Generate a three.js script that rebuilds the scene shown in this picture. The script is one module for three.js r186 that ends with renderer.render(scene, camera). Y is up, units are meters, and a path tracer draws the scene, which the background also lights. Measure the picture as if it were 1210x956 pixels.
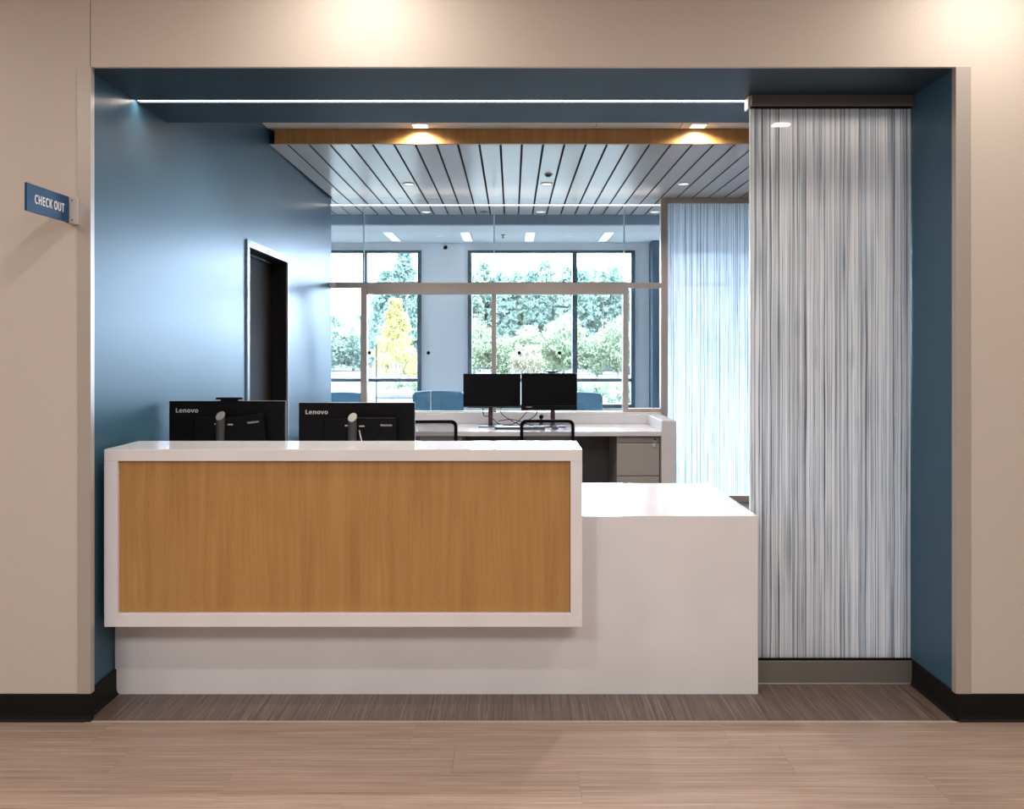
import * as THREE from 'three';
import { mergeGeometries } from 'three/addons/utils/BufferGeometryUtils.js';
import { RoundedBoxGeometry } from 'three/addons/geometries/RoundedBoxGeometry.js';
import { TextGeometry } from 'three/addons/geometries/TextGeometry.js';
import { FontLoader } from 'three/addons/loaders/FontLoader.js';
import { RectAreaLightUniformsLib } from 'three/addons/lights/RectAreaLightUniformsLib.js';

// ---------------------------------------------------------------- camera, sky, exposure
RectAreaLightUniformsLib.init();
const scene = new THREE.Scene();
const camera = new THREE.PerspectiveCamera(2 * Math.atan(478 / 1041) * 180 / Math.PI, 1210 / 956, 0.05, 400);
camera.position.set(0, 1.475, 3.5);
camera.lookAt(0, 1.475, 0);
camera.setViewOffset(1210, 956, 0, 65, 1210, 956);          // shift lens: horizon above the middle, verticals upright
scene.background = new THREE.Color().setRGB(0.73, 0.905, 1.17);   // even overcast sky
scene.backgroundIntensity = 30.0;
scene.environment = null;
const EXPOSURE = 1.0;
const WARM = new THREE.Color().setRGB(1.0, 0.91, 0.82), NEUTRAL = new THREE.Color().setRGB(1.0, 0.89, 0.78);
const LOBBY_SPOT = 4, WALL_SPOT = 2.8, FASCIA_SPOT = 10, DESK_SPOT = 9, PLANK_SPOT = 5, LED_LIGHT = 20, GLASS_LED = 5, LOBBY_PANEL = 17.5;

// ---------------------------------------------------------------- helpers
let seed = 12345;
const rnd = () => { seed = (seed + 0x6d2b79f5) | 0; let t = Math.imul(seed ^ (seed >>> 15), 1 | seed); t = (t + Math.imul(t ^ (t >>> 7), 61 | t)) ^ t; return ((t ^ (t >>> 14)) >>> 0) / 4294967296; };
const rr = (a, b) => a + (b - a) * rnd();
const used = {};
function numbered(name) { const n = used[name] = (used[name] ?? -1) + 1; return n ? name + '_' + String(n).padStart(3, '0') : name; }
const bases = new Map();
function thing(name, label, category, at = [0, 0, 0], group) {
  const o = new THREE.Group(); o.name = numbered(name); scene.add(o);
  o.position.set(...at); bases.set(o, at);
  tag(o, label, category, group);
  return o;
}
function tag(o, label, category, group) { o.userData = { label, category }; if (group) o.userData.group = group; return o; }
function structGroup(name, at = [0, 0, 0]) { const o = new THREE.Group(); o.name = numbered(name); scene.add(o); o.position.set(...at); bases.set(o, at); o.userData.kind = 'structure'; return o; }
const baseOf = (o) => { while (o && !bases.has(o)) o = o.parent; return o ? bases.get(o) : [0, 0, 0]; };
// geometry is written in world metres; obj() moves it to its thing's base
function obj(name, geos, mat, parent = scene, label) {
  let list = [].concat(geos).map((g) => (g.index ? g.toNonIndexed() : g));
  for (const g of list) for (const k of Object.keys(g.attributes)) if (!['position', 'normal', 'uv'].includes(k)) g.deleteAttribute(k);
  let g = list.length > 1 ? mergeGeometries(list) : list[0];
  let at = [0, 0, 0];
  if (parent !== scene) at = baseOf(parent);
  else { g.computeBoundingBox(); const b = g.boundingBox; at = [(b.min.x + b.max.x) / 2, b.min.y, (b.min.z + b.max.z) / 2]; }
  g.translate(-at[0], -at[1], -at[2]);
  const m = new THREE.Mesh(g, mat);
  m.castShadow = m.receiveShadow = true;
  m.name = parent === scene ? numbered(name) : name;
  if (parent === scene) { m.position.set(...at); bases.set(m, at); }
  if (label) m.userData.label = label;
  parent.add(m);
  return m;
}
function struct(name, geos, mat) { const m = obj(name, geos, mat); m.userData.kind = 'structure'; return m; }
function cloneThing(src, at, turn, label, group) {
  const c = src.clone(); c.name = numbered(src.name.replace(/_\d+$/, '')); scene.add(c);
  c.position.set(...at); if (turn !== undefined) c.rotation.y = turn;
  c.userData = { ...src.userData }; if (label) c.userData.label = label; if (group) c.userData.group = group;
  return c;
}
function metricUV(g, du = 0, dv = 0) {
  if (g.index) g = g.toNonIndexed();
  const p = g.attributes.position, uv = new Float32Array(p.count * 2), a = new THREE.Vector3(), b = new THREE.Vector3(), c = new THREE.Vector3(), n = new THREE.Vector3();
  for (let i = 0; i < p.count; i += 3) {
    a.fromBufferAttribute(p, i); b.fromBufferAttribute(p, i + 1); c.fromBufferAttribute(p, i + 2);
    n.copy(b).sub(a).cross(c.clone().sub(a));
    const x = Math.abs(n.x), y = Math.abs(n.y), z = Math.abs(n.z);
    [a, b, c].forEach((v, k) => {
      const [u, w] = y >= x && y >= z ? [v.x, v.z] : x >= z ? [v.z, v.y] : [v.x, v.y];
      uv[(i + k) * 2] = u + du; uv[(i + k) * 2 + 1] = w + dv;
    });
  }
  g.setAttribute('uv', new THREE.BufferAttribute(uv, 2));
  return g;
}
function bx(x0, x1, y0, y1, z0, z1, r = 0, du = 0, dv = 0) {
  const w = Math.abs(x1 - x0), h = Math.abs(y1 - y0), d = Math.abs(z1 - z0);
  const g = r ? new RoundedBoxGeometry(w, h, d, 2, Math.min(r, w / 2.01, h / 2.01, d / 2.01)) : new THREE.BoxGeometry(w, h, d);
  g.translate((x0 + x1) / 2, (y0 + y1) / 2, (z0 + z1) / 2);
  return metricUV(g, du, dv);
}
function extrude(points, depth, bevel = 0, holes = []) {     // outline in x,y; runs along z
  const s = new THREE.Shape(points.map(([x, y]) => new THREE.Vector2(x, y)));
  for (const h of holes) s.holes.push(new THREE.Path(h.map(([x, y]) => new THREE.Vector2(x, y))));
  return new THREE.ExtrudeGeometry(s, { depth, bevelEnabled: bevel > 0, bevelSize: bevel, bevelThickness: bevel, bevelSegments: 2, bevelOffset: -bevel, curveSegments: 12 });
}
function roundRect(x0, x1, y0, y1, r) {
  const pts = [], arc = (cx, cy, a0) => { for (let i = 0; i <= 6; i++) { const a = a0 + (i / 6) * Math.PI / 2; pts.push([cx + r * Math.cos(a), cy + r * Math.sin(a)]); } };
  arc(x1 - r, y1 - r, 0); arc(x0 + r, y1 - r, Math.PI / 2); arc(x0 + r, y0 + r, Math.PI); arc(x1 - r, y0 + r, 1.5 * Math.PI);
  return pts;
}
function cyl(r0, r1, h, x, y, z, seg = 20) { return new THREE.CylinderGeometry(r0, r1, h, seg).translate(x, y + h / 2, z); }
function tube(pts, r, seg = 24, rad = 8) { return new THREE.TubeGeometry(new THREE.CatmullRomCurve3(pts.map((p) => new THREE.Vector3(...p))), seg, r, rad); }

// ---------------------------------------------------------------- textures
function dataTex(w, h, f, srgb = true) {
  const d = new Uint8Array(w * h * 4);
  for (let y = 0; y < h; y++) for (let x = 0; x < w; x++) {
    const c = f(x, y), i = (y * w + x) * 4;
    d[i] = Math.max(0, Math.min(255, c[0])); d[i + 1] = Math.max(0, Math.min(255, c[1])); d[i + 2] = Math.max(0, Math.min(255, c[2])); d[i + 3] = 255;
  }
  const t = new THREE.DataTexture(d, w, h);
  t.wrapS = t.wrapT = THREE.RepeatWrapping; t.magFilter = t.minFilter = THREE.LinearFilter;
  if (srgb) t.colorSpace = THREE.SRGBColorSpace;
  t.needsUpdate = true;
  return t;
}
const hash = (x, y, s) => { let h = (Math.imul(x, 374761393) + Math.imul(y, 668265263) + Math.imul(s, 974634777)) | 0; h = Math.imul(h ^ (h >>> 13), 1274126177); return ((h ^ (h >>> 16)) >>> 0) / 4294967296; };
function vnoise(x, y, px, py, s) {      // tiling value noise, period px, py
  const x0 = Math.floor(x), y0 = Math.floor(y), fx = x - x0, fy = y - y0, w = (t) => t * t * (3 - 2 * t), m = (a, n) => ((a % n) + n) % n;
  const a = hash(m(x0, px), m(y0, py), s), b = hash(m(x0 + 1, px), m(y0, py), s), c = hash(m(x0, px), m(y0 + 1, py), s), d = hash(m(x0 + 1, px), m(y0 + 1, py), s);
  const u = w(fx), v = w(fy);
  return a + (b - a) * u + (c - a) * v + (a - b - c + d) * u * v;
}
// streaked vinyl: streaks run along u
const streaks = (base, amp, s) => dataTex(1024, 512, (x, y) => {
  const n = (vnoise(x / 128, y / 2, 8, 256, s) - 0.5) * 1.0 + (vnoise(x / 256, y / 5, 4, 102.4 | 0, s + 1) - 0.5) * 0.9 + (vnoise(x / 40, y, 25, 512, s + 2) - 0.5) * 0.5 + (vnoise(x / 8, y, 128, 512, s + 3) - 0.5) * 0.25;
  return [base[0] + n * amp, base[1] + n * amp * 0.95, base[2] + n * amp * 0.9];
});
const lightVinyl = streaks([158, 137, 124], 27, 11);
const darkVinyl = streaks([104, 88, 80], 42, 31);
lightVinyl.repeat.set(0.7, 1.7);
darkVinyl.repeat.set(1.0, 2.2);
// maple veneer: grain runs along v
const mapleTex = dataTex(1024, 1024, (x, y) => {
  const wob = vnoise(x / 128, y / 256, 8, 4, 5) * 18;
  let n = (vnoise((x + wob) / 26, y / 512, 39, 2, 1) - 0.5) * 0.8 + (vnoise((x + wob) / 6, y / 170, 170, 6, 2) - 0.5) * 0.5 + (vnoise(x / 90, y / 180, 11, 5, 3) - 0.5) * 0.4 + (vnoise(x / 2, y / 14, 512, 73, 4) - 0.5) * 0.35;
  const fl = vnoise(x / 3, y / 8, 341, 128, 9); if (fl > 0.94) n -= (fl - 0.94) * 40;
  return [176 + n * 17, 131 + n * 18, 75 + n * 17];
});
// printed strand pattern of the glass screens: fine threads along v
const strandTex = (() => {
  const W = 2048, H = 1024;
  return dataTex(W, H, (x, y) => {
    const xs = x + (vnoise(x / 64, y / 128, 32, 8, 60) - 0.5) * 14 + (vnoise(x / 16, y / 64, 128, 16, 61) - 0.5) * 7;
    const a = vnoise(xs / 7, y / 1024, 293, 1, 62), b = vnoise(xs / 13, y / 512, 158, 2, 63), c = vnoise(xs / 40, y / 128, 51, 8, 64), d = vnoise(xs / 5, y / 512, 410, 2, 65), e = vnoise(xs / 8, y / 60, 256, 17, 66);
    const dark = Math.max(0, b * 0.8 + c * 0.25 - 0.45) * 1.35 + Math.max(0, a - 0.48) * 1.25 + Math.max(0, e - 0.62) * c * 0.9;
    const lightThread = Math.max(0, d - 0.66) * 2.2 + Math.max(0, 0.3 - a) * 1.2;
    const v = Math.max(0.12, Math.min(1, 1.0 - dark * 0.8 + lightThread * 0.8));
    const k = 253 * Math.sqrt(v);
    return [k * (1 - (1 - v) * 0.17), k * (1 - (1 - v) * 0.06), k * (1 + (1 - v) * 0.03)];
  });
})();
strandTex.repeat.set(1 / 0.72, 1 / 2.45);
const peelTex = dataTex(256, 256, (x, y) => { const n = vnoise(x / 4, y / 4, 64, 64, 40) * 0.6 + vnoise(x / 2, y / 2, 128, 128, 41) * 0.4; return [n * 255, n * 255, n * 255]; }, false);
peelTex.repeat.set(3, 3);
const quartzTex = dataTex(512, 512, (x, y) => { const n = (vnoise(x / 60, y / 60, 8.53 | 0, 8.53 | 0, 51) - 0.5) * 5 + (hash(x, y, 52) - 0.5) * 6; return [228 + n, 228 + n, 232 + n]; });
const weaveTex = dataTex(64, 64, (x, y) => { const n = ((x >> 2) + (y >> 2)) % 2 ? 235 : 205; return [n, n, n]; }, false);
weaveTex.repeat.set(20, 20);

// ---------------------------------------------------------------- materials
const std = (o) => new THREE.MeshStandardMaterial(o), phys = (o) => new THREE.MeshPhysicalMaterial(o);
const lin = (r, g, b) => new THREE.Color().setRGB(r, g, b);
const M = {
  beige: std({ color: lin(0.58, 0.515, 0.455), roughness: 0.62, bumpMap: peelTex, bumpScale: 0.0003 }),
  blue: phys({ color: lin(0.046, 0.112, 0.172), specularIntensity: 0.32, roughness: 0.32, bumpMap: peelTex, bumpScale: 0.00025 }),
  soffit: phys({ color: lin(0.024, 0.046, 0.068), roughness: 0.5, specularIntensity: 0.5 }),
  bulkhead: std({ color: lin(0.20, 0.28, 0.34), roughness: 0.5 }),
  white: std({ color: lin(0.80, 0.80, 0.79), roughness: 0.7 }),
  ceiling: std({ color: lin(0.88, 0.86, 0.84), roughness: 0.85 }),
  carpet: std({ color: lin(0.30, 0.32, 0.33), roughness: 0.95 }),
  slate: std({ color: lin(0.06, 0.095, 0.12), roughness: 0.6 }),
  rubber: phys({ color: lin(0.007, 0.0065, 0.0065), roughness: 0.6, specularIntensity: 0.35 }),
  light: std({ map: lightVinyl, roughness: 0.42 }),
  dark: std({ map: darkVinyl, roughness: 0.42 }),
  subfloor: std({ color: lin(0.06, 0.05, 0.045), roughness: 0.9 }),
  strip: std({ color: lin(0.45, 0.38, 0.32), roughness: 0.5 }),
  quartz: std({ map: quartzTex, roughness: 0.13 }),
  maple: phys({ map: mapleTex, roughness: 0.42, clearcoat: 0.15, clearcoatRoughness: 0.35 }),
  mapleBeam: phys({ map: mapleTex, roughness: 0.45 }),
  champagne: std({ color: lin(0.50, 0.44, 0.40), roughness: 0.4, metalness: 0.15 }),
  guard: std({ color: lin(0.50, 0.46, 0.42), roughness: 0.35, metalness: 0.35 }),
  satin: std({ color: lin(0.58, 0.56, 0.54), roughness: 0.32, metalness: 0.75 }),
  nickel: std({ color: lin(0.26, 0.25, 0.24), roughness: 0.42, metalness: 0.6 }),
  headbox: std({ color: lin(0.12, 0.125, 0.13), roughness: 0.45 }),
  black: phys({ color: lin(0.004, 0.004, 0.005), roughness: 0.45, specularIntensity: 0.2 }),
  blackGloss: phys({ color: lin(0.002, 0.002, 0.003), roughness: 0.25, specularIntensity: 0.25 }),
  jamb: phys({ color: lin(0.006, 0.006, 0.007), roughness: 0.5, specularIntensity: 0.4 }),
  casing: std({ color: lin(0.20, 0.26, 0.31), roughness: 0.25 }),
  walnut: phys({ color: lin(0.012, 0.008, 0.005), roughness: 0.7, specularIntensity: 0.2 }),
  plank: phys({ color: lin(0.64, 0.61, 0.59), roughness: 0.22, specularIntensity: 0.68 }),
  void: std({ color: lin(0.006, 0.007, 0.009), roughness: 0.9 }),
  screen: phys({ map: strandTex, roughness: 0.9, transmission: 0.68, thickness: 0, clearcoat: 1, clearcoatRoughness: 0.02 }),
  screenFar: phys({ color: lin(0.85, 0.89, 0.93), map: strandTex, roughness: 0.99, transmission: 0.55, thickness: 0 }),
  glassEdge: std({ color: lin(0.75, 0.88, 0.90), roughness: 0.25 }),
  pane: phys({ color: lin(0.97, 0.985, 1.0), roughness: 0, transmission: 1, thickness: 0, ior: 1.5 }),
  windowPane: phys({ color: lin(0.93, 0.965, 0.985), roughness: 0, transmission: 1, thickness: 0, ior: 1.5 }),
  mullion: std({ color: lin(0.055, 0.085, 0.10), roughness: 0.4, metalness: 0.3 }),
  filing: std({ color: lin(0.42, 0.39, 0.36), roughness: 0.45, metalness: 0.1 }),
  knee: std({ color: lin(0.22, 0.215, 0.21), roughness: 0.7 }),
  mesh: phys({ color: lin(0.13, 0.13, 0.14), roughness: 0.6, transparent: true, opacity: 0.55, side: THREE.DoubleSide }),
  seatFabric: std({ color: lin(0.02, 0.02, 0.022), roughness: 0.9, bumpMap: weaveTex, bumpScale: 0.0004 }),
  blueSeat: std({ color: lin(0.045, 0.135, 0.19), roughness: 0.55 }),
  signBlue: phys({ color: lin(0.0, 0.052, 0.15), roughness: 0.35, specularIntensity: 0.4 }),
  signWhite: std({ color: lin(0.85, 0.85, 0.85), roughness: 0.45 }),
  logo: std({ color: lin(0.52, 0.52, 0.52), roughness: 0.4, metalness: 0.3 }),
  gun: std({ color: lin(0.055, 0.053, 0.052), roughness: 0.4, metalness: 0.3 }),
  gunTop: std({ color: lin(0.24, 0.23, 0.22), roughness: 0.4, metalness: 0.3 }),
  maroon: std({ color: lin(0.045, 0.008, 0.012), roughness: 0.35 }),
  keys: std({ color: lin(0.05, 0.053, 0.06), roughness: 0.5 }),
  trimWhite: std({ color: lin(0.78, 0.77, 0.75), roughness: 0.5 }),
  lampFace: std({ color: lin(0.9, 0.9, 0.88), emissive: NEUTRAL, emissiveIntensity: 3.5, roughness: 0.5 }),
  lampFaceDim: std({ color: lin(0.9, 0.9, 0.88), emissive: NEUTRAL, emissiveIntensity: 1.2, roughness: 0.5 }),
  ledFace: std({ color: lin(0.9, 0.9, 0.88), emissive: lin(1, 0.88, 0.78), emissiveIntensity: 10, roughness: 0.5 }),
  ledFaceThin: std({ color: lin(0.9, 0.9, 0.88), emissive: lin(1, 0.9, 0.82), emissiveIntensity: 1.6, roughness: 0.5 }),
  panelFace: std({ color: lin(0.9, 0.9, 0.9), emissive: lin(0.95, 0.98, 1), emissiveIntensity: 0.85, roughness: 0.5 }),
  key: std({ color: lin(0.75, 0.74, 0.72), roughness: 0.3, metalness: 0.4 }),
  bark: std({ color: lin(0.048, 0.036, 0.028), roughness: 0.95 }),
  paleBark: std({ color: lin(0.105, 0.096, 0.087), roughness: 0.95 }),
  pine: phys({ color: lin(0.145, 0.205, 0.159), roughness: 0.95, transmission: 0.45, thickness: 0, specularIntensity: 0.2, side: THREE.DoubleSide }),
  pineLight: phys({ color: lin(0.189, 0.247, 0.179), roughness: 0.95, transmission: 0.45, thickness: 0, specularIntensity: 0.2, side: THREE.DoubleSide }),
  leafGold: phys({ color: lin(0.285, 0.250, 0.086), roughness: 0.95, transmission: 0.45, thickness: 0, specularIntensity: 0.2, side: THREE.DoubleSide }),
  leafPale: phys({ color: lin(0.186, 0.219, 0.128), roughness: 0.95, transmission: 0.45, thickness: 0, specularIntensity: 0.2, side: THREE.DoubleSide }),
  leafRust: phys({ color: lin(0.181, 0.156, 0.099), roughness: 0.95, transmission: 0.45, thickness: 0, specularIntensity: 0.2, side: THREE.DoubleSide }),
  leafHedge: phys({ color: lin(0.107, 0.149, 0.083), roughness: 0.95, transmission: 0.45, thickness: 0, specularIntensity: 0.2, side: THREE.DoubleSide }),
  grass: std({ color: lin(0.026, 0.032, 0.018), roughness: 1 }),
  asphalt: std({ color: lin(0.030, 0.030, 0.031), roughness: 0.95 }),
  concrete: std({ color: lin(0.034, 0.033, 0.032), roughness: 0.95 }),
  mulch: std({ color: lin(0.014, 0.012, 0.013), roughness: 1 }),
  post: phys({ color: lin(0.008, 0.011, 0.012), roughness: 0.8, specularIntensity: 0.1 }),
  carPaint: std({ color: lin(0.03, 0.03, 0.031), roughness: 0.25 }),
  carDark: std({ color: lin(0.02, 0.006, 0.006), roughness: 0.25 }),
  carGlass: std({ color: lin(0.02, 0.025, 0.03), roughness: 0.1 }),
  tyre: std({ color: lin(0.015, 0.015, 0.015), roughness: 0.8 }),
};
const font = await new FontLoader().loadAsync('fonts/droid/droid_sans_bold.typeface.json');
function text(s, height, x, y, z, { sx = 1, depth = 0.002, turn = 0 } = {}) {     // left end of the base line at x, y; faces +z before the turn about y
  const g = new TextGeometry(s, { font, size: height, depth, curveSegments: 6 });
  g.scale(sx, 1, 1); g.rotateY(turn); g.translate(x, y, z);
  return g;
}

// ---------------------------------------------------------------- floor
const LW = 0.208;                                            // plank width
{
  const f = structGroup('floor');
  obj('subfloor', bx(-5.2, 5.2, -0.3, -0.004, -9.3, 7.2), M.subfloor, f);
  let row = 0;
  for (let z = 0.018; z < 1.25; z += LW, row++) {
    const ends = [-5]; let x = -4.2 + [0.22, 0.39, 0.83, 0.05, 0.6, 0.3][row % 6];
    while (x < 4.7) { ends.push(x); x += 1.2; }
    ends.push(5);
    for (let i = 0; i + 1 < ends.length; i++) obj('plank', bx(ends[i] + 0.0003, ends[i + 1] - 0.0003, -0.004, 0, z + 0.0003, z + LW - 0.0003, 0, rr(0, 9), rr(0, 9)), M.light, f);
  }
  obj('far_planks', bx(-5, 5, -0.004, 0, 0.018 + row * LW + 0.0004, 7), M.light, f).userData.kind = 'stuff';
  obj('transition_strip', bx(-1.69, 1.76, -0.004, 0.0012, 0.002, 0.0175), M.strip, f);
  obj('border_plank', bx(-5, -1.695, -0.004, 0, -0.01, 0.0175), M.light, f);
  obj('border_plank', bx(1.765, 5, -0.004, 0, -0.01, 0.0175), M.light, f);
  for (let x = -1.70, i = 0; x < 1.77; x += 0.152, i++) {    // dark planks of the niche run away from the viewer
    const g = bx(0, 0.152 - 0.0006, -0.004, 0, -1.25, 0.0018);
    const uv = g.attributes.uv, p = g.attributes.position, du = rr(0, 9), dv = rr(0, 9);
    for (let k = 0; k < uv.count; k++) uv.setXY(k, p.getZ(k) + du, p.getX(k) + dv);
    g.translate(x, 0, 0);
    obj('dark_plank', g, M.dark, f);
  }
  const g = bx(-1.9, 2.8, -0.004, 0, -5.0, -1.2505);
  { const uv = g.attributes.uv, p = g.attributes.position; for (let k = 0; k < uv.count; k++) uv.setXY(k, p.getZ(k), p.getX(k)); }
  obj('office_planks', g, M.dark, f).userData.kind = 'stuff';
  obj('waiting_room_carpet', bx(-5, 5, -0.004, 0, -9.1, -5.13), M.carpet, f);
}

// ---------------------------------------------------------------- walls, soffit, ceilings
struct('wall_front_left', bx(-5, -1.677, 0, 3.05, -0.018, 0), M.beige);
struct('wall_front', bx(-1.674, 1.7665, 2.598, 3.05, -0.018, 0), M.beige);
struct('wall_front_right', [bx(1.7665, 5, 0, 3.05, -0.018, 0)], M.beige);
struct('wall_front_core', [bx(-5, -2.0, 0, 3.05, -0.15, -0.0185), bx(2.86, 5, 0, 3.05, -0.15, -0.0185)], M.white);
struct('wall_left', bx(-5.2, -5, -0.3, 3.2, -9.3, 7.2), M.beige);
struct('wall_right', bx(5, 5.2, -0.3, 3.2, -9.3, 7.2), M.beige);
struct('wall_back', bx(-5, 5, 0, 3.05, 7, 7.2), M.beige);
struct('roof', bx(-5.2, 5.2, 3.2, 3.4, -9.3, 7.2), M.white);
struct('ceiling', bx(-5, 5, 3.05, 3.2, 0.001, 7), M.ceiling);
// niche
struct('wall_niche_right', bx(1.769, 2.85, 0, 3.2, -0.55, -0.0185), M.blue);
struct('wall_niche_right_office', bx(2.75, 2.85, 0, 3.2, -5.06, -0.551), M.beige);
struct('soffit', [bx(-1.71, 1.769, 2.598, 3.2, -0.462, -0.0185), bx(-1.71, 1.769, 2.598, 3.2, -0.862, -0.516), bx(-1.71, 1.769, 2.66, 3.2, -0.516, -0.462), bx(1.744, 1.769, 2.598, 2.66, -0.516, -0.462), bx(1.769, 2.75, 2.598, 3.2, -0.862, -0.551)], M.soffit);
struct('ceiling_office', [bx(-1.9, 2.75, 3.06, 3.2, -5.06, -0.8625)], M.ceiling);
{ // square metal ceiling tiles in the strip of ceiling before the wood beam
  const g = structGroup('ceiling_tiles', [0, 3.05, -1.8]);
  const xs = [-1.75, -1.227, -0.03, 0.59, 1.19, 2.745], mats = [M.ceiling, M.ceiling, M.ceiling, M.ceiling, M.ceiling];
  for (let i = 0; i + 1 < xs.length; i++) obj('ceiling_tile', bx(xs[i] + 0.004, xs[i + 1] - 0.004, 3.047, 3.058, -2.765, -0.865), mats[i], g);
}
// left wall: turns outward a little, holds the door
const WL = { x: -1.70, z: -0.0185, turn: Math.atan2(0.068, 5.06) };
{
  const w = structGroup('wall_niche_left', [WL.x, 0, WL.z]);
  w.rotation.y = 0;
  // outline in (distance into the room, height)
  const L = 5.10, d0 = 2.2, d1 = 3.335, h = 2.195;
  const g = extrude([[0, 0], [d0, 0], [d0, h], [d1, h], [d1, 0], [L, 0], [L, 3.2], [0, 3.2]], 0.15);
  g.rotateY(Math.PI / 2); g.translate(-0.15, 0, 0);          // runs along -z, thickness to -x
  const m = new THREE.Mesh(metricUV(g), M.blue); m.name = 'wall_panel'; m.castShadow = m.receiveShadow = true; w.add(m);
  w.rotation.y = WL.turn;
  bases.set(w, [0, 0, 0]);
  // door frame, written in the wall's own axes
  const c = 0.05, s = (name, geos, mat, parent) => { const o = obj(name, geos, mat, parent); return o; };
  const door = structGroup('door_1'); door.position.set(WL.x, 0, WL.z); door.rotation.y = WL.turn;
  s('casing', bx(0.001, 0.014, 0, h - 0.001, -d0 - c, -d0 - 0.001, 0.002), M.casing, door);
  s('casing', bx(0.001, 0.014, 0, h - 0.001, -d1 + 0.001, -d1 + c, 0.002), M.casing, door);
  s('casing', bx(0.001, 0.014, h - c, h - 0.001, -d1 + c + 0.0005, -d0 - c - 0.0005, 0.002), M.casing, door);
  s('jamb', [bx(-0.149, 0.0, 0, h - c, -d0 - c, -d0 - 0.001, 0.002)], M.jamb, door);
  s('jamb', [bx(-0.149, 0.0, 0, h - c, -d1 + 0.001, -d1 + c, 0.002)], M.jamb, door);
  s('head_jamb', bx(-0.149, 0.0, h - c, h - 0.001, -d1 + 0.001, -d0 - 0.001, 0.002), M.jamb, door);
  s('door_stop', [bx(-0.11, -0.095, 0, h - c - 0.016, -d1 + c, -d1 + c + 0.015), bx(-0.11, -0.095, 0, h - c - 0.016, -d0 - c - 0.015, -d0 - c), bx(-0.11, -0.095, h - c - 0.016, h - c, -d1 + c, -d0 - c)], M.jamb, door);
  const leaf = s('door_leaf', bx(-0.149, -0.112, 0.005, h - c - 0.003, -d1 + c + 0.003, -d0 - c - 0.003, 0.002), M.walnut, door);
  const lev = new THREE.CylinderGeometry(0.024, 0.024, 0.01, 20).rotateZ(Math.PI / 2).translate(-0.106, 1.0, -d1 + c + 0.07);
  s('door_handle', [lev, tube([[-0.10, 1.0, -d1 + c + 0.07], [-0.05, 1.0, -d1 + c + 0.07], [-0.045, 1.0, -d1 + c + 0.09], [-0.045, 1.0, -d1 + c + 0.18]], 0.009)], M.satin, leaf);
}
// corner guards and bases
struct('trim_1', [bx(-1.725, -1.6745, 0.108, 2.598, 0, 0.004, 0.001), bx(-1.6765, -1.672, 0.108, 2.598, -0.028, 0.004, 0.001)], M.guard);
struct('trim_2', [bx(1.766, 1.822, 0.108, 2.598, 0, 0.004, 0.001), bx(1.762, 1.7665, 0.108, 2.598, -0.03, 0.004, 0.001)], M.guard);
struct('trim_3', bx(-1.70, -1.677, 0.0, 2.598, -0.0185, -0.001), M.soffit);
function base(name, x0, z0, x1, z1) {                        // rubber cove base along a line, its face to the left of the direction of travel
  const dx = x1 - x0, dz = z1 - z0, l = Math.hypot(dx, dz);
  const g = extrude([[0, 0], [0.016, 0], [0.0155, 0.003], [0.009, 0.010], [0.0062, 0.022], [0.006, 0.104], [0.004, 0.108], [0, 0.108]], l);
  g.rotateY(Math.atan2(dx, dz)); g.translate(x0, 0, z0);
  return struct(name, g, M.rubber);
}
base('baseboard_front_left', -1.668, 0.0005, -5, 0.0005).position.z += 0;
{
  const prof = [[0, 0], [0.016, 0], [0.0155, 0.003], [0.009, 0.010], [0.0062, 0.022], [0.006, 0.104], [0.004, 0.108], [0, 0.108]];
}
// ---------------------------------------------------------------- plank ceiling with maple fascia
{
  const c = structGroup('ceiling_plank', [0.5, 2.94, -4.4]);
  obj('fascia', bx(-1.69, 2.74, 2.94, 3.046, -2.80, -2.77, 0.001), M.mapleBeam, c);
  obj('backing', bx(-1.74, 2.745, 2.955, 2.97, -5.055, -2.801), M.void, c);
  obj('backing', bx(-4.9, 4.9, 2.955, 2.97, -6.085, -5.06), M.void, c);
  for (let k = -12; k <= 17; k++) {
    const x0 = 0.0705 + 0.1524 * k + 0.008, x1 = x0 + 0.1364;
    if (x1 < 2.76) { const a = Math.max(x0, -1.735); if (x1 - a > 0.02) obj('ceiling_plank', bx(a, x1, 2.94, 2.947, -5.018, -2.803, 0.0015), M.plank, c); }
  }
  for (let k = -16; k <= 20; k++) {
    const x0 = 0.0705 + 0.1524 * k + 0.008, x1 = x0 + 0.1364;
    obj('ceiling_plank', bx(x0, x1, 2.94, 2.947, -6.085, -5.03, 0.0015), M.plank, c);
  }
}

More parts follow.
